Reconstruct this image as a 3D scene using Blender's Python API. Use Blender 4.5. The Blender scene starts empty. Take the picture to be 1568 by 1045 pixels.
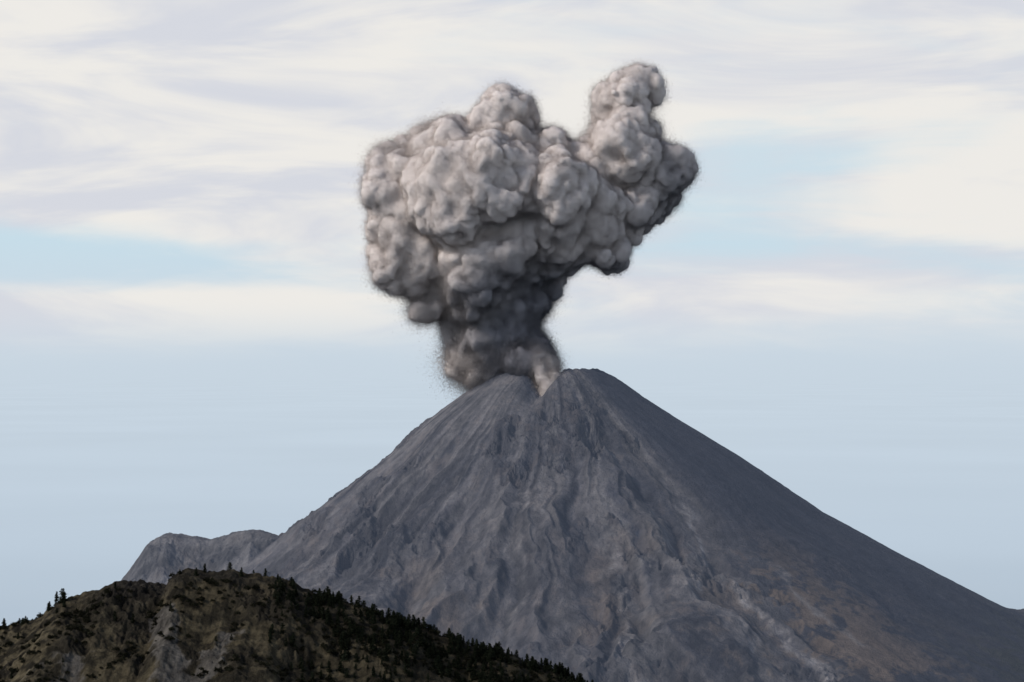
import bpy, math, numpy as np, time
T0=time.time()
rng=np.random.default_rng(7)
scene=bpy.context.scene
# 1 unit = 100 m.  Camera at eye height 0 looking +Y towards the volcano.
ZV=1.73; ZH=.455
# ---------------------------------------------------------------- noise
_perm=np.random.default_rng(3).permutation(256).astype(np.int32)
PERM=np.concatenate([_perm,_perm,_perm])
_g=np.random.default_rng(5).normal(size=(256,3)); _g/=np.linalg.norm(_g,axis=1)[:,None]
G=_g.astype(np.float32)
RND=np.random.default_rng(11).random((256,3)).astype(np.float32)
def perlin(x,y,z):
    x=np.asarray(x,dtype=np.float32);y=np.asarray(y,dtype=np.float32);z=np.asarray(z,dtype=np.float32)
    x,y,z=np.broadcast_arrays(x,y,z)
    xi=np.floor(x);yi=np.floor(y);zi=np.floor(z)
    xf=x-xi;yf=y-yi;zf=z-zi
    X=xi.astype(np.int32)&255;Y=yi.astype(np.int32)&255;Z=zi.astype(np.int32)&255
    u=xf*xf*xf*(xf*(xf*6-15)+10);v=yf*yf*yf*(yf*(yf*6-15)+10);w=zf*zf*zf*(zf*(zf*6-15)+10)
    def c(i,j,k):
        h=PERM[PERM[PERM[X+i]+Y+j]+Z+k]
        g=G[h]
        return g[...,0]*(xf-i)+g[...,1]*(yf-j)+g[...,2]*(zf-k)
    def l(a,b,t): return a+t*(b-a)
    return l(l(l(c(0,0,0),c(1,0,0),u),l(c(0,1,0),c(1,1,0),u),v),
             l(l(c(0,0,1),c(1,0,1),u),l(c(0,1,1),c(1,1,1),u),v),w)*1.5
def fbm(x,y,z,o=4,gain=.5):
    s=0;a=1;f=1
    for i in range(o):
        s=s+a*perlin(x*f+i*17.3,y*f+i*9.1,z*f+i*5.7);a*=gain;f*=2.03
    return s
def dome_noise(p,K=14):
    """rounded cauliflower bumps: 1 at cell centres, softly creased valleys between"""
    p=p.astype(np.float32);pi_=np.floor(p);pf=p-pi_;ii=pi_.astype(np.int32)&255
    acc=np.zeros(len(p),np.float32)
    for i in (-1,0,1):
        for j in (-1,0,1):
            for k in (-1,0,1):
                h=PERM[PERM[PERM[(ii[:,0]+i)&255]+((ii[:,1]+j)&255)]+((ii[:,2]+k)&255)]
                d=RND[h]+np.array([i,j,k],np.float32)-pf
                acc+=np.exp(-K*(d*d).sum(1))
    return 1+np.maximum(np.log(acc+1e-7)/K,-1.2)
def sst(a,b,x):
    t=np.clip((x-a)/(b-a),0,1);return t*t*(3-2*t)
# ---------------------------------------------------------------- mesh helpers
def mesh_np(name,V,F,mat,smooth=True,cols=None,normals=None):
    me=bpy.data.meshes.new(name)
    k=F.shape[1]
    me.vertices.add(len(V));me.vertices.foreach_set('co',V.astype(np.float32).ravel())
    me.loops.add(F.size);me.loops.foreach_set('vertex_index',F.astype(np.int32).ravel())
    me.polygons.add(len(F))
    me.polygons.foreach_set('loop_start',np.arange(0,F.size,k,dtype=np.int32))
    me.update(calc_edges=True)
    me.polygons.foreach_set('use_smooth',np.full(len(F),smooth))
    if cols is not None:
        a=me.attributes.new('col','FLOAT_COLOR','POINT')
        c=np.ones((len(V),4),np.float32);c[:,:3]=cols;a.data.foreach_set('color',c.ravel())
    if normals is not None:
        a=me.attributes.new('nrm','FLOAT_VECTOR','POINT');a.data.foreach_set('vector',normals.astype(np.float32).ravel())
    me.materials.append(mat)
    o=bpy.data.objects.new(name,me);scene.collection.objects.link(o);return o
def grid_faces(nu,nv,wrap=False):
    i=np.arange(nu if wrap else nu-1);j=np.arange(nv-1)
    I,J=np.meshgrid(i,j,indexing='ij');I2=(I+1)%nu
    return np.stack([I*nv+J,I*nv+J+1,I2*nv+J+1,I2*nv+J],-1).reshape(-1,4)
# ---------------------------------------------------------------- material helpers
def newmat(name):
    m=bpy.data.materials.new(name);m.use_nodes=True;nt=m.node_tree;nt.nodes.clear()
    return m,nt
def N(nt,t,**kw):
    n=nt.nodes.new(t)
    for k,v in kw.items(): setattr(n,k,v)
    return n
def L(nt,a,b): nt.links.new(a,b)
def math_n(nt,op,a,b=None,c=None):
    n=N(nt,'ShaderNodeMath',operation=op)
    for i,v in enumerate((a,b,c)):
        if v is None: continue
        if isinstance(v,(int,float)): n.inputs[i].default_value=v
        else: L(nt,v,n.inputs[i])
    return n.outputs[0]
def mixc(nt,f,a,b,blend='MIX'):
    n=N(nt,'ShaderNodeMix',data_type='RGBA',blend_type=blend)
    for s,v in ((n.inputs[0],f),(n.inputs[6],a),(n.inputs[7],b)):
        if isinstance(v,(int,float)): s.default_value=v
        elif isinstance(v,tuple): s.default_value=(*v,1)
        else: L(nt,v,s)
    return n.outputs[2]
def maprange(nt,v,a,b,c=0,d=1,t='SMOOTHSTEP'):
    n=N(nt,'ShaderNodeMapRange',interpolation_type=t)
    L(nt,v,n.inputs[0])
    for i,x in enumerate((a,b,c,d)): n.inputs[i+1].default_value=x
    return n.outputs[0]
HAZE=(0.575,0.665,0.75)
def terrain_mat(name,scale,bump,dist,haze,var=.35,hazecol=(.36,.46,.68),rough=.95):
    m,nt=newmat(name)
    at=N(nt,'ShaderNodeAttribute',attribute_name='col')
    geo=N(nt,'ShaderNodeNewGeometry')
    n1=N(nt,'ShaderNodeTexNoise');n1.inputs['Scale'].default_value=scale;n1.inputs['Detail'].default_value=8;n1.inputs['Roughness'].default_value=.65
    L(nt,geo.outputs['Position'],n1.inputs['Vector'])
    f=maprange(nt,n1.outputs['Fac'],.3,.7,1-var,1+var,'LINEAR')
    col=mixc(nt,1.0,at.outputs['Color'],f,'MULTIPLY')
    n2=N(nt,'ShaderNodeTexNoise');n2.inputs['Scale'].default_value=scale*2.3;n2.inputs['Detail'].default_value=6;n2.inputs['Roughness'].default_value=.7
    L(nt,geo.outputs['Position'],n2.inputs['Vector'])
    b=N(nt,'ShaderNodeBump');b.inputs['Strength'].default_value=bump;b.inputs['Distance'].default_value=dist
    L(nt,n2.outputs['Fac'],b.inputs['Height'])
    p=N(nt,'ShaderNodeBsdfPrincipled');p.inputs['Roughness'].default_value=rough
    p.inputs['Specular IOR Level'].default_value=.1
    L(nt,col,p.inputs['Base Color']);L(nt,b.outputs[0],p.inputs['Normal'])
    out=N(nt,'ShaderNodeOutputMaterial')
    if haze>0:   # aerial in-scatter painted in as bluish emission, growing with depth
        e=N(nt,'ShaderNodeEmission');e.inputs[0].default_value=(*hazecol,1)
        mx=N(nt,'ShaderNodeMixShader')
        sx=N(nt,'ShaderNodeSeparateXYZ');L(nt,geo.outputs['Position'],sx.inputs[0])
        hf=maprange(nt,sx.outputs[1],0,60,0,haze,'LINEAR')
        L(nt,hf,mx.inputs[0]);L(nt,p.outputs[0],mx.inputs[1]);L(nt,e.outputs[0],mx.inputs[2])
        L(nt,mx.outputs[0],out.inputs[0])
    else: L(nt,p.outputs[0],out.inputs[0])
    return m
# ================================================================ VOLCANO
CX,CY=1.05,57.0
th=np.concatenate([np.linspace(math.radians(-200),math.radians(20),1700,endpoint=False),np.linspace(math.radians(20),math.radians(160),200,endpoint=False)])
rr=np.concatenate([np.linspace(0.0,14.5,700,endpoint=False),14.5+np.linspace(0,1,60)**1.6*75])
TH,R=np.meshgrid(th,rr,indexing='ij')
c,s=np.cos(TH),np.sin(TH)
RP=[(0,-1.7),(.8,-1.66),(1.15,-1.66),(1.55,-1.80),(2.94,-2.73),(4.92,-3.92),(7.17,-5.44),(9.6,-6.72),(11.8,-7.86),(15,-9.3),(22,-12),(35,-15.5),(60,-20),(90,-24)]
LP=[(0,-1.8),(1.0,-1.75),(1.6,-1.80),(2.5,-2.42),(3.37,-3.05),(4.4,-3.95),(5.6,-4.90),(6.74,-5.73),(7.6,-6.4),(9.5,-7.5),(12,-8.7),(15,-10),(22,-12.5),(35,-15.5),(60,-20),(90,-24)]
zr=np.interp(R,*zip(*RP));zl=np.interp(R,*zip(*LP))
wr=sst(-1,1,c)
Z=zr*wr+zl*(1-wr)
x0=R*c;y0=R*s
warp=0.08*fbm(x0*.3,y0*.3,3.1,3)+0.022*fbm(x0*1.4,y0*1.4,8.1,3,.6)
tw=TH+warp*sst(.5,5,R)
cw,sw=np.cos(tw),np.sin(tw)
grow=sst(1.6,6,R)
def rad(f,k,seed): return perlin(cw*f+seed,sw*f-seed,R*k+seed*1.7)
g1=rad(2.6,.12,1.3);g2=rad(6,.18,4.7);g3=rad(14,.20,9.2);g4=rad(34,.3,13.9);g5=rad(70,.8,3.3)
mA=.30+.70*sst(-.3,.3,fbm(x0*.3,y0*.3,12.,3));mB=.15+.85*sst(-.1,.4,fbm(x0*.4,y0*.4,15.,3))
smooth_dark=sst(-1.15,-.90,TH+.14*g2)*sst(3.4,3.0,TH)              # right-hand smooth ash sector
side=np.abs(c)**6
gul=(-.80*np.abs(g1)*2+.22)+(-.46*np.abs(g2)*2+.11)*mA+(-.26*np.abs(g3)*2+.04)*mB+(.07*g4+.02*g5)*mB
amp=(grow*.9+.06)*(1-.7*smooth_dark)*(1-.6*side)
Z=Z+gul*amp*np.clip(R/9,.12,1.15)
om=fbm(x0*.42+5.4,y0*.42,2.2,4,.55)
out=sst(.18,.34,om)*(1-.8*smooth_dark)*sst(1.6,3,R)
rug=fbm(x0*1.5,y0*1.5,Z*1.5,6,.60)
Z=Z+out*(.18+.42*rug-.35*np.abs(rug))*.52*(1-.5*side)
Z=Z+((.015+.035*out)*fbm(x0*2.6,y0*2.6,Z*2,6,.66)*(1-.6*smooth_dark))*sst(0.8,3,R)
rimh=.09*fbm(c*3,s*3,R*1.2,4,.6)
Z=Z+rimh*np.exp(-((R-1.3)/.7)**2)
bowl=sst(1.15,.35,R)
Z=Z-bowl*.75
dth=TH-math.radians(-103)
Z=Z-.55*np.exp(-(dth*np.maximum(R,.5)/.32)**2)*sst(3.2,1.4,R)*(1-bowl)
X=CX+x0;Y=CY+y0
RX=[(-14,-10.5),(-11.6,-8.7),(-10.3,-7.25),(-9.95,-6.75),(-9.6,-6.25),(-9.3,-6.09),(-8.96,-6.05),(-8.4,-6.13),(-8.0,-6.19),(-7.5,-6.03),(-6.98,-5.90),(-6.6,-5.93),(-6.03,-6.12),(-5,-6.6),(-3,-8)]
dz=np.interp(X,*zip(*RX))
dyy=np.abs(Y-(57.2+.3*np.sin(X*1.3)))
dome=dz-.62*np.maximum(dyy-.25,0)**1.08+.18*fbm(X*.9,Y*.9,1.1,5,.62)*sst(0,.8,dyy)-.45*np.abs(perlin(X*1.1,Y*.25,4.4))*sst(.1,1.2,dyy)+.04*fbm(X*3,Y*3,7.7,4,.6)
k=.12
h=np.clip(.5+.5*(dome-Z)/k,0,1)
Z=Z*(1-h)+dome*h+k*h*(1-h)
isd=h
st=fbm(cw*8,sw*8,R*.18,4,.6);st2=perlin(cw*28,sw*28,R*.25);pt=fbm(x0*.5,y0*.5,9.9,5,.6);pt2=fbm(x0*2.2,y0*2.2,5.5,6,.65)
base=np.array([.100,.096,.101]);dark=np.array([.043,.044,.052]);lite=np.array([.160,.152,.151]);brown=np.array([.130,.102,.080]);sdark=np.array([.034,.037,.048])
C=np.ones(X.shape+(3,))*base
def blend(C,col,f): f=np.clip(f,0,1)[...,None];return C*(1-f)+col*f
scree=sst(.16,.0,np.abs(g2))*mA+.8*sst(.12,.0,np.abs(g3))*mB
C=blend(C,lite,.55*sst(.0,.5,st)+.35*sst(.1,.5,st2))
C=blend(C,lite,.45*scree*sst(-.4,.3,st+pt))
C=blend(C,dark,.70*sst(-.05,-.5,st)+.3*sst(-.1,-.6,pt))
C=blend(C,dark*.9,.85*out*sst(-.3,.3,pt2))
C=blend(C,lite*.95,.6*sst(4.2,1.8,R)*sst(-1.5,-1.9,TH))
C=blend(C,brown,.45*sst(.0,.6,pt)*sst(5,9,R)+.2*sst(.1,.6,pt2))
C=blend(C,sdark,.93*smooth_dark*(.92+.2*st))
C=blend(C,brown*1.0,.85*np.exp(-((TH+1.0)/.22)**2)*sst(6.5,9.5,R)*sst(-.35,.35,pt2+pt))
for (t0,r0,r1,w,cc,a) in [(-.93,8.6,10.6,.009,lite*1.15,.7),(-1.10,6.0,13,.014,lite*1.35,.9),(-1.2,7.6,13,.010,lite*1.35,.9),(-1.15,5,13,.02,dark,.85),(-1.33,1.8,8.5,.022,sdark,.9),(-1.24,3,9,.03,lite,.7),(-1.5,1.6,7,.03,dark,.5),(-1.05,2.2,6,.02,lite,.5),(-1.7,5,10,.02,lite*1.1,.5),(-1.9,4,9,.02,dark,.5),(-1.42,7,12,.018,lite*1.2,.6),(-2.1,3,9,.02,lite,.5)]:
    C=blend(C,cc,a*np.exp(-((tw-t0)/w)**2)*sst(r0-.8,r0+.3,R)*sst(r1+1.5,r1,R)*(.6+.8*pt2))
C=blend(C,np.array([.14,.135,.132]),isd*.5)
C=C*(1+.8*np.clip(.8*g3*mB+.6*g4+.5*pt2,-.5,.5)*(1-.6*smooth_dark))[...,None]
C=blend(C,np.array([.035,.038,.028]),sst(12.5,16,R)*.8+sst(10,13,R)*sst(-.9,-.6,TH)*sst(-.3,.3,pt2)*.7)
V=np.stack([X,Y,Z+ZV],-1).reshape(-1,3)
F=grid_faces(len(th),len(rr),True)
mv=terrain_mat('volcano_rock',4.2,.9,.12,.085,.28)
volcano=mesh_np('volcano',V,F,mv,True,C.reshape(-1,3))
# ================================================================ GROUND
gx=np.sign(np.linspace(-1,1,161))*np.abs(np.linspace(-1,1,161))**3*9000
GX,GY=np.meshgrid(gx,gx,indexing='ij')
GZ=-17.4+.8*fbm(GX*.02,GY*.02,1.0,3)
mg,nt=newmat('ground_haze_land')
geo=N(nt,'ShaderNodeNewGeometry')
ln=N(nt,'ShaderNodeVectorMath',operation='LENGTH');L(nt,geo.outputs['Position'],ln.inputs[0])
ns=N(nt,'ShaderNodeTexNoise');ns.inputs['Scale'].default_value=.05;ns.inputs['Detail'].default_value=8
L(nt,geo.outputs['Position'],ns.inputs['Vector'])
land=mixc(nt,maprange(nt,ns.outputs['Fac'],.4,.6),(.05,.06,.035),(.14,.12,.08))
d=N(nt,'ShaderNodeBsdfDiffuse');L(nt,land,d.inputs[0])
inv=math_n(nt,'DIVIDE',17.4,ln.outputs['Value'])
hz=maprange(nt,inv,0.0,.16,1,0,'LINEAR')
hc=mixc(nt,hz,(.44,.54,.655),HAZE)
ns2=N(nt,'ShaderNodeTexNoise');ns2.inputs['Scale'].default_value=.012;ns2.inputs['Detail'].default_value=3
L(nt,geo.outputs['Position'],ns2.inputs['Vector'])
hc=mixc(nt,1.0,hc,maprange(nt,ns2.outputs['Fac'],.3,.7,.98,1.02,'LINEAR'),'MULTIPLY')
e=N(nt,'ShaderNodeEmission');L(nt,hc,e.inputs[0])  # land glows in haze colour, painting aerial haze that thickens with distance
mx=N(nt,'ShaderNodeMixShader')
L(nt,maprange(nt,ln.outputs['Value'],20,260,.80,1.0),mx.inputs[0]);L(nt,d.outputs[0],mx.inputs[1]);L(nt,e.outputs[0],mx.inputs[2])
o=N(nt,'ShaderNodeOutputMaterial');L(nt,mx.outputs[0],o.inputs[0])
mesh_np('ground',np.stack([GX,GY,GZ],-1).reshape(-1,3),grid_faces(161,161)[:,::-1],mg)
# ================================================================ FOREGROUND HILL
HP=[(-14,-6),(-6.3,-2.75),(-4.47,-2.40),(-3.56,-2.215),(-3.29,-2.155),(-3.18,-2.09),(-3.06,-2.01),(-2.745,-1.91),(-2.5,-1.925),(-2.41,-1.92),(-2.36,-1.86),(-2.2,-1.825),(-1.88,-1.85),(-1.61,-1.89),(-1.29,-2.0),(-.836,-2.15),(-.473,-2.27),(-.109,-2.395),(.209,-2.49),(.527,-2.63),(.98,-2.87),(2.35,-3.9),(6,-7),(12,-12)]
def hill(x,y):
    zc=np.interp(x,*zip(*HP))
    zc=zc+.022*fbm(x*5,0.3,.2,4,.65)
    yc=15+.12*np.sin(x*2.1)+.25*perlin(x*.8,.5,.5)
    dy=yc-y
    front=np.maximum(dy,0);back=np.maximum(-dy,0)
    z=zc-.36*front-.05*np.minimum(front,2)**2-.65*back-.04*np.minimum(front,.05)
    a=sst(.02,.35,np.abs(dy))
    z=z+a*(.10*fbm(x*1.6,y*1.1,2.0,3)-.05*np.abs(perlin(x*4,y*1.6,6.)))
    m=sst(.0,.3,fbm(x*2.2+3,y*2.2,4.0,3))*np.where(x<-1.2,.4,.25)
    m=np.maximum(m,np.exp(-((x+2.6)/.32)**2)*sst(.40,.1,np.abs(dy-.12)))
    ridg=np.abs(fbm(x*7,y*7,z*6,4,.6))
    z=z+m*(.07*(1-2*ridg)+.0)*(.25+.75*a)+.010*fbm(x*14,y*14,1.,4,.6)
    return z+ZH,dy,m
xs=np.concatenate([np.linspace(-14,-4,80,endpoint=False),np.linspace(-4,1.3,880,endpoint=False),np.linspace(1.3,12,90)])
ys=np.concatenate([np.linspace(6,12.8,50,endpoint=False),np.linspace(12.8,15.5,370,endpoint=False),np.linspace(15.5,30,70)])
HX,HY=np.meshgrid(xs,ys,indexing='ij')
HZ,DY,RM=hill(HX,HY)
n1=fbm(HX*2.5,HY*2.5,7,4);n2=fbm(HX*10,HY*10,3,4,.6);n3=fbm(HX*5,HY*5,1.7,4,.6)
grass=np.array([.066,.055,.034]);dgrass=np.array([.028,.024,.016]);rock=np.array([.020,.018,.016]);grav=np.array([.092,.085,.076])
C=np.ones(HX.shape+(3,))*dgrass
C=blend(C,grass,sst(-.25,.35,n1+.4*n2)*np.where(HX<-1.4,.9,.6))
C=blend(C,rock,RM*.9)
gm=np.exp(-((HX+2.33-.2*(DY-.6))/.13)**2)*sst(.35,.55,DY)+np.exp(-((HX+1.85+.3*(DY-.8))/.14)**2)*sst(.6,.8,DY)*.9+.6*sst(.7,.9,DY)*np.exp(-((HX+2.9)/.35)**2)
C=blend(C,grav,.85*sst(.42,.60,gm*.8+.3*n3+.12*n2))
C=blend(C,grass*1.5,.6*sst(-2.9,-3.2,HX)*sst(-.3,.2,n2))
C=C*(1+.6*np.clip(n2,-.6,.6))[...,None]
mh=terrain_mat('hill_soil_rock',22,.8,.03,.0,.45)
mesh_np('hill',np.stack([HX,HY,HZ],-1).reshape(-1,3),grid_faces(len(xs),len(ys))[:,::-1],mh,True,C.reshape(-1,3))
# ---------------------------------------------------------------- vegetation
def conifer(r):
    V=[];F=[];C=[]
    def tri(a,b,c_,col):
        i=len(V);V.extend([a,b,c_]);F.append((i,i+1,i+2));C.extend([col]*3)
    for k in range(5):
        a0=k*2*math.pi/5;a1=a0+2*math.pi/5
        tri((.03*math.cos(a0),.03*math.sin(a0),-.05),(.03*math.cos(a1),.03*math.sin(a1),-.05),(0,0,.95),(.05,.035,.025))
    skew=r.uniform(-.06,.06,2);wd=r.uniform(.28,.5);pw=r.uniform(.45,.75)
    for t in range(13):
        zc=.10+.88*t/12;rad_=wd*(1-zc)**pw*(r.uniform(.65,1.15))+.02
        for b in range(9):
            if r.random()<.2: continue
            a=r.uniform(0,6.283);l=rad_*r.uniform(.6,1.15)
            cx,cy=skew*zc
            for q in range(3):
                f0=r.uniform(.15,.85);ctr=np.array([cx+l*f0*math.cos(a),cy+l*f0*math.sin(a),zc-.1*l*f0+r.uniform(-.02,.02)])
                sz=.055+.05*(1-zc)
                p=[tuple(ctr+r.normal(size=3)*sz*np.array([1,1,.6])) for _ in range(3)]
                g=r.uniform(.6,1.4);tri(*p,(.018*g,.022*g,.014*g))
    return np.array(V),np.array(F),np.array(C)
def shrub(r):
    V=[];F=[];C=[]
    for q in range(130):
        d=r.normal(size=3);d/=np.linalg.norm(d);d*=r.uniform(.4,1)**.5
        ctr=np.array([d[0]*.5,d[1]*.5,.28+abs(d[2])*.38*(1+.4*math.sin(5*d[0]))])
        i=len(V);V.extend([ctr+r.normal(size=3)*.1 for _ in range(3)]);F.append((i,i+1,i+2))
        g=r.uniform(.5,1.5);C.extend([(.020*g,.020*g,.013*g)]*3)
    return np.array(V),np.array(F),np.array(C)
def scatter(name,protos,pts,scl,mat):
    VV=[];FF=[];CC=[];n=0
    for p,sc in zip(pts,scl):
        v,f,cc=protos[rng.integers(len(protos))]
        a=rng.uniform(0,6.28);R_=np.array([[math.cos(a),-math.sin(a),0],[math.sin(a),math.cos(a),0],[0,0,1]])
        s3=np.array([sc*rng.uniform(.8,1.2),sc*rng.uniform(.8,1.2),sc])
        VV.append((v*s3)@R_.T+p);FF.append(f+n);CC.append(cc*rng.uniform(.7,1.3));n+=len(v)
    return mesh_np(name,np.concatenate(VV),np.concatenate(FF),mat,False,np.concatenate(CC))
mf,nt=newmat('foliage')
at=N(nt,'ShaderNodeAttribute',attribute_name='col');d=N(nt,'ShaderNodeBsdfDiffuse');L(nt,at.outputs['Color'],d.inputs[0])
tr=N(nt,'ShaderNodeBsdfTranslucent');L(nt,at.outputs['Color'],tr.inputs[0])
mx=N(nt,'ShaderNodeMixShader');mx.inputs[0].default_value=.3;L(nt,d.outputs[0],mx.inputs[1]);L(nt,tr.outputs[0],mx.inputs[2])
o=N(nt,'ShaderNodeOutputMaterial');L(nt,mx.outputs[0],o.inputs[0])
cons=[conifer(np.random.default_rng(i)) for i in range(8)]
shr=[shrub(np.random.default_rng(50+i)) for i in range(5)]
def place(xa,dya):
    yc=15+.12*np.sin(xa*2.1)+.25*perlin(xa*.8,.5,.5)
    y=yc-dya;z,_,_=hill(xa,y);return np.stack([xa,y,z-.004],-1)
nA=900;xa=rng.uniform(-1.35,.75,nA);da=rng.exponential(.2,nA)-.06
ka=perlin(xa*6,.3,.9)+rng.normal(size=nA)*.3>-.25;xa=xa[ka];da=da[ka]
nB=19;xb=np.concatenate([rng.normal(-3.16,.035,5),rng.uniform(-3.6,-3.3,7),rng.uniform(-2.4,-1.5,7)]);db=rng.uniform(-.03,.06,nB)
nC=700;xc=rng.uniform(-1.6,.5,nC);dc=rng.uniform(.05,.9,nC)
kc=perlin(xc*3,dc*3,.7)>-.05;xc=xc[kc];dc=dc[kc]
nD=26;xd=rng.uniform(-3.6,-1.2,nD);dd=rng.uniform(.1,1.,nD)
P=place(np.concatenate([xa,xb,xc,xd]),np.concatenate([da,db,dc,dd]))
S=np.concatenate([rng.uniform(.022,.078,len(xa)),rng.uniform(.06,.12,5),rng.uniform(.03,.07,14),rng.uniform(.03,.075,len(xc)),rng.uniform(.03,.06,nD)])
scatter('pine_trees',cons,P,S,mf)
nE=2600;xe=rng.uniform(-4.2,1.0,nE);de=rng.uniform(-.05,1.25,nE)
ke=perlin(xe*2.6,de*3.3,3.3)+.35*(xe>-1.4)>.02;xe=xe[ke];de=de[ke]
scatter('shrubs',shr,place(xe,de),rng.uniform(.012,.05,len(xe)),mf)
# ================================================================ ASH PLUME
PU=58.0
blobs=[
(770,195,50,0),(735,225,54,.3),(690,240,55,-.3),(650,243,54,.4),(615,262,48,0),(602,300,38,-.3),(628,340,54,0),(612,395,40,.2),(604,415,32,-.3),(650,400,58,0),
(700,300,78,-1.1),(760,290,84,-.9),(700,350,88,.6),(735,400,68,-.6),(780,370,82,-.2),(830,283,70,0),(850,300,60,-1.2),(875,268,50,.3),(905,258,48,0),(845,350,70,-.5),(900,325,64,-.4),(800,320,88,1.3),(680,300,78,1.4),
(950,146,34,0),(978,129,30,.1),(938,160,32,-.2),(952,195,45,0),(955,240,56,-.3),(980,205,34,.4),(996,258,42,0),(1018,270,34,-.2),(1004,300,35,.3),(955,305,54,.4),(980,322,30,-.3),(925,365,38,0),(900,380,30,-.4),(928,390,22,.2),(870,375,43,.2),
(800,425,56,.2),(735,440,58,-.4),(675,430,42,0),(662,465,28,-.2),(765,475,60,0),(708,480,40,.3),(795,480,40,-.3),(765,515,56,0),(722,525,38,.1),(792,518,42,-.2),(755,550,48,0),(788,545,42,-.2),(720,550,34,.1),(703,560,20,.0),(745,570,34,-.2),
(822,540,26,-.6),(832,560,26,-.9),(840,580,20,-1.15),(838,597,13,-1.3),(805,555,36,-.6),(780,575,42,.2)]
r2=np.random.default_rng(22)
sph=[]
for (px,py,r,dpt) in blobs:
    c0=np.array([(px-784)/PU,57+dpt,(470-py)/PU]);r=r/PU*.95
    sph.append((c0,r))
    if py>530: continue
    nch=int(6+7*r)
    for i in range(nch):
        d=r2.normal(size=3);d/=np.linalg.norm(d)
        rc=r*r2.uniform(.3,.55)
        sph.append((c0+d*(r-rc*.66),rc))
import bmesh
bm=bmesh.new();bmesh.ops.create_icosphere(bm,subdivisions=3,radius=1)
iv=np.array([v.co[:] for v in bm.verts]);bm.verts.index_update();jf=np.array([[v.index for v in f.verts] for f in bm.faces]);bm.free()
VV=np.concatenate([iv*r+c0 for c0,r in sph])
for f_,a_ in ((.7,.30),(1.6,.20)):
    VV=VV+a_*np.stack([perlin(VV[:,0]*f_+k_*9.3,VV[:,1]*f_,VV[:,2]*f_+k_*7.7) for k_ in range(3)],-1)*sst(-1.9,-.6,VV[:,2])[:,None]
FF=np.concatenate([jf+i*len(iv) for i in range(len(sph))])
mtmp=bpy.data.materials.new('tmp')
tmp=mesh_np('tmp_plume',VV,FF,mtmp)
md=tmp.modifiers.new('r','REMESH');md.mode='VOXEL';md.voxel_size=.026
dg=bpy.context.evaluated_depsgraph_get();ev=tmp.evaluated_get(dg);m2=ev.to_mesh()
nv=len(m2.vertices);PV=np.empty(nv*3,np.float32);m2.vertices.foreach_get('co',PV);PV=PV.reshape(-1,3)
nl=len(m2.loops);li=np.empty(nl,np.int32);m2.loops.foreach_get('vertex_index',li)
PF=li.reshape(-1,4)
ev.to_mesh_clear();bpy.data.objects.remove(tmp);bpy.data.materials.remove(mtmp)
def normals(V,F):
    n=np.cross(V[F[:,2]]-V[F[:,0]],V[F[:,3]]-V[F[:,1]])
    o=np.zeros_like(V)
    for k_ in range(3):
        o[:,k_]=sum(np.bincount(F[:,j],n[:,k_],len(V)) for j in range(4))
    return o/(np.linalg.norm(o,axis=1)[:,None]+1e-9)
def smoothv(V,F,it):
    cnt=np.bincount(F.ravel(),minlength=len(V))[:,None]
    for _ in range(it):
        acc=np.zeros_like(V)
        m=V[F].mean(1)
        for k_ in range(3): acc[:,k_]=sum(np.bincount(F[:,j],m[:,k_],len(V)) for j in range(4))
        V=acc/cnt
    return V.astype(np.float32)
PV=smoothv(PV,PF,14)
nn=smoothv(normals(PV,PF),PF,6);nn/=np.linalg.norm(nn,axis=1)[:,None]+1e-9
def vwarp(p,f,a): return p+a*np.stack([perlin(p[:,0]*f,p[:,1]*f+k_*5.1,p[:,2]*f+k_*7.7) for k_ in range(3)],-1)
fx=.55+.45*sst(-.8,1.0,PV[:,2])
q=vwarp(PV,1.3,.45)
PV=PV+nn*((.34*dome_noise(q*1.15+3,9)+.25*dome_noise(q*2.3+7,9)-.42)*fx)[:,None]
PV=smoothv(PV,PF,3)
nn=smoothv(normals(PV,PF),PF,3);nn/=np.linalg.norm(nn,axis=1)[:,None]+1e-9
q=vwarp(PV,3.,.16)
fm=.3+1.3*sst(-.4,.5,fbm(PV[:,0]*.8,PV[:,1]*.8,PV[:,2]*.8+3,2))
PV=PV+nn*((.15*dome_noise(q*3.9+1,8)+.055*dome_noise(q*8.6+5,8)-.12)*fx*fm+.03*fbm(q[:,0]*3.5,q[:,1]*3.5,q[:,2]*3.5,4,.6))[:,None]
PV=smoothv(PV,PF,3)
nn=normals(PV,PF)
ns_=smoothv(nn.copy(),PF,35);ns_/=np.linalg.norm(ns_,axis=1)[:,None]+1e-9
nsh=nn*.45+ns_*.65;nsh/=np.linalg.norm(nsh,axis=1)[:,None]+1e-9
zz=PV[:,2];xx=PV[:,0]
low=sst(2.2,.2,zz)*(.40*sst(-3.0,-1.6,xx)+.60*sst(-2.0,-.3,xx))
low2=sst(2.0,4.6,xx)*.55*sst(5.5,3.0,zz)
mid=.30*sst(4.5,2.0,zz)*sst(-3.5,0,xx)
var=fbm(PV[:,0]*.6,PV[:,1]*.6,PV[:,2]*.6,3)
dk=np.clip(np.maximum(low,mid)+low2+.22*var,0,1)  # denser ash tone plus painted shade: lit left stays pale, underside and right dark
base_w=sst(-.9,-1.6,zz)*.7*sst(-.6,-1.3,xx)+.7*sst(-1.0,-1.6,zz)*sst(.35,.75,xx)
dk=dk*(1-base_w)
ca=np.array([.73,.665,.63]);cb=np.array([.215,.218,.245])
PC=ca*(1-dk[:,None])+cb*dk[:,None]
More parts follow.
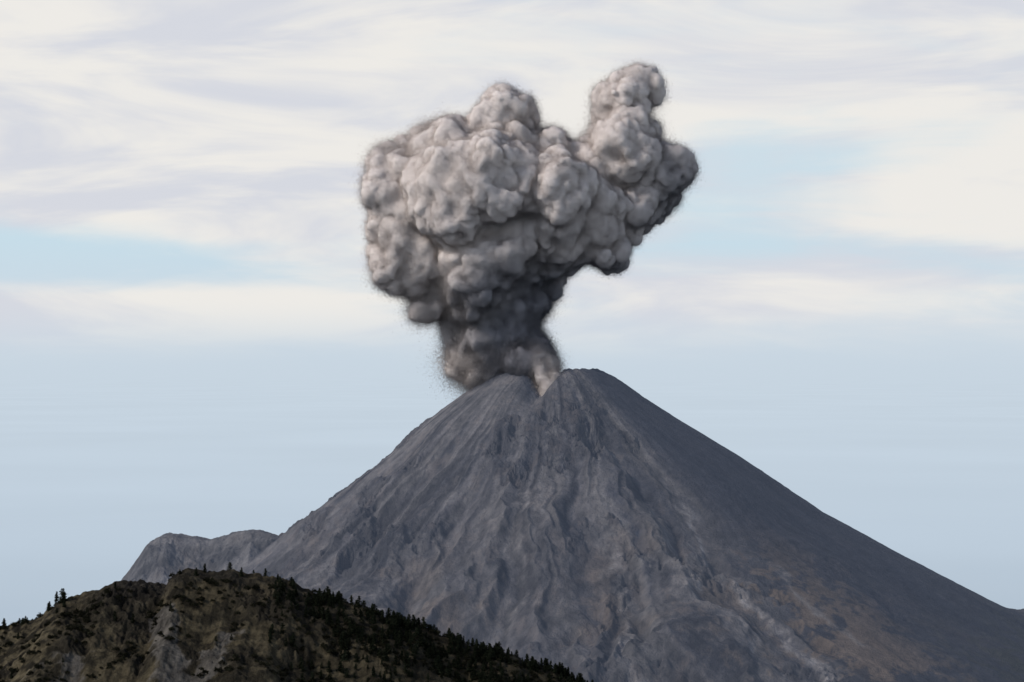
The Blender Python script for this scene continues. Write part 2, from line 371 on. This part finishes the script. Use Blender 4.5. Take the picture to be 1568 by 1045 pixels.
def ashmat(name,trans):
    m,nt=newmat(name)
    at=N(nt,'ShaderNodeAttribute',attribute_name='col')
    o=N(nt,'ShaderNodeOutputMaterial')
    an=N(nt,'ShaderNodeAttribute',attribute_name='nrm')
    d=N(nt,'ShaderNodeBsdfDiffuse');L(nt,at.outputs['Color'],d.inputs[0]);L(nt,an.outputs['Vector'],d.inputs['Normal'])
    if trans:
        t=N(nt,'ShaderNodeBsdfTranslucent');L(nt,at.outputs['Color'],t.inputs[0]);L(nt,an.outputs['Vector'],t.inputs['Normal'])
        mx=N(nt,'ShaderNodeMixShader');mx.inputs[0].default_value=.4
        L(nt,d.outputs[0],mx.inputs[1]);L(nt,t.outputs[0],mx.inputs[2]);L(nt,mx.outputs[0],o.inputs[0])
    else: L(nt,d.outputs[0],o.inputs[0])
    return m
PVz=PV.copy();PVz[:,2]+=ZV
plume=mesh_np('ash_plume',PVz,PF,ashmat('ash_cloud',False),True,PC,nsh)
NF=2100000
soft=.040+.09*sst(-.9,-1.6,zz)*sst(.3,-.6,xx)+.015*sst(1.5,-.5,zz)+.06*np.clip(var,0,1)
pr=soft/soft.sum()
idx=rng.choice(nv,NF,p=pr)
off=np.abs(rng.normal(size=NF))*soft[idx]*1.2
cen=PVz[idx]+nn[idx]*off[:,None]+rng.normal(size=(NF,3))*(.014+.55*off[:,None])
tri=cen[:,None,:]+rng.normal(size=(NF,3,3))*.0062
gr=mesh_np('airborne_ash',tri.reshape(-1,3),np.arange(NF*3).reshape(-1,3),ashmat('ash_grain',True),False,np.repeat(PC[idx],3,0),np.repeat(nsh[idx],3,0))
gr.parent=plume
# ================================================================ LIGHT, SKY
sd=np.array([-.74,-.34,.60]);sd/=np.linalg.norm(sd)
from mathutils import Vector
sl=bpy.data.lights.new('sun','SUN');sl.energy=2.4;sl.angle=math.radians(9);sl.color=(1,.93,.86)
so=bpy.data.objects.new('sun',sl);scene.collection.objects.link(so)
so.rotation_euler=Vector(sd).to_track_quat('Z','Y').to_euler()
w=bpy.data.worlds.new('World');scene.world=w;w.use_nodes=True;nt=w.node_tree;nt.nodes.clear()
sky=N(nt,'ShaderNodeTexSky',sky_type='NISHITA');sky.sun_disc=False
sky.sun_elevation=math.asin(sd[2]);sky.sun_rotation=math.atan2(sd[0],sd[1])
b1=N(nt,'ShaderNodeBackground');b1.inputs[1].default_value=.10;L(nt,sky.outputs[0],b1.inputs[0])
tc=N(nt,'ShaderNodeTexCoord');sp=N(nt,'ShaderNodeSeparateXYZ');L(nt,tc.outputs['Generated'],sp.inputs[0])
dx,dz_=sp.outputs[0],sp.outputs[2]
def noise(sc,loc,scale=1,det=5,rough=.5,dist=0,rot=0):
    m=N(nt,'ShaderNodeMapping');m.inputs['Scale'].default_value=sc;m.inputs['Location'].default_value=loc;m.inputs['Rotation'].default_value=(0,rot,0)
    L(nt,tc.outputs['Generated'],m.inputs[0])
    n=N(nt,'ShaderNodeTexNoise');n.inputs['Scale'].default_value=scale;n.inputs['Detail'].default_value=det;n.inputs['Roughness'].default_value=rough;n.inputs['Distortion'].default_value=dist
    L(nt,m.outputs[0],n.inputs['Vector']);return n.outputs['Fac']
g=N(nt,'ShaderNodeValToRGB');L(nt,maprange(nt,dz_,-.02,.18,0,1,'LINEAR'),g.inputs[0])
el=g.color_ramp.elements
el[0].position=0;el[0].color=(*HAZE,1);el[1].position=1;el[1].color=(.66,.73,.80,1)
for p_,c_ in ((.10,HAZE),(.25,(.595,.69,.775)),(.40,(.57,.72,.81)),(.65,(.61,.735,.81))):
    e_=el.new(p_);e_.color=(*c_,1)
c1=noise((5,5,26),(0.3,0,0),1,6,.5,.8,.10)
c2=noise((12,12,65),(2,1,3),1,6,.58,.8,-.05)
c3=noise((4,3,12),(7,2,1),1,4,.5,.4,.05)
dens=math_n(nt,'ADD',math_n(nt,'MULTIPLY',c1,.55),math_n(nt,'ADD',math_n(nt,'MULTIPLY',c2,.36),math_n(nt,'MULTIPLY',c3,.5)))
lift=maprange(nt,dz_,.03,.15,-.10,.10,'LINEAR')
dens=math_n(nt,'ADD',dens,lift)
def lobe(x,z,rx,rz):
    a=math_n(nt,'DIVIDE',math_n(nt,'SUBTRACT',dx,x),rx);b=math_n(nt,'DIVIDE',math_n(nt,'SUBTRACT',dz_,z),rz)
    r=math_n(nt,'ADD',math_n(nt,'MULTIPLY',a,a),math_n(nt,'MULTIPLY',b,b))
    return maprange(nt,r,0,1,1,0)
for (x,z,rx,rz,a) in [(-.22,.048,.11,.020,-.22),(.11,.085,.08,.04,-.12),(-.2,.026,.18,.020,.24),(.2,.075,.10,.03,.12),(-.16,.085,.14,.03,.16),(.14,.036,.12,.018,.14)]:
    dens=math_n(nt,'ADD',dens,math_n(nt,'MULTIPLY',lobe(x,z,rx,rz),a))
mask=maprange(nt,dens,.44,.80)
mask=math_n(nt,'MULTIPLY',mask,maprange(nt,dz_,.0,.035))
t1=noise((6,6,32),(4,9,2),1,5,.55,.6,.05)
cc=mixc(nt,maprange(nt,t1,.38,.60),(.67,.69,.75),(.85,.83,.795))
col=mixc(nt,mask,g.outputs[0],cc)
b2=N(nt,'ShaderNodeBackground');L(nt,col,b2.inputs[0]);b2.inputs[1].default_value=1
mx=N(nt,'ShaderNodeMixShader');L(nt,maprange(nt,dz_,.20,.5),mx.inputs[0]);L(nt,b2.outputs[0],mx.inputs[1]);L(nt,b1.outputs[0],mx.inputs[2])
o=N(nt,'ShaderNodeOutputWorld');L(nt,mx.outputs[0],o.inputs[0])
# ================================================================ CAMERA
cd=bpy.data.cameras.new('camera');cd.lens=75.8;cd.clip_start=.1;cd.clip_end=30000
co=bpy.data.objects.new('camera',cd);scene.collection.objects.link(co)
co.rotation_euler=(math.radians(90+.825),0,0);scene.camera=co
scene.view_settings.view_transform='Standard';scene.view_settings.look='None';scene.view_settings.exposure=0
print('done',time.time()-T0)
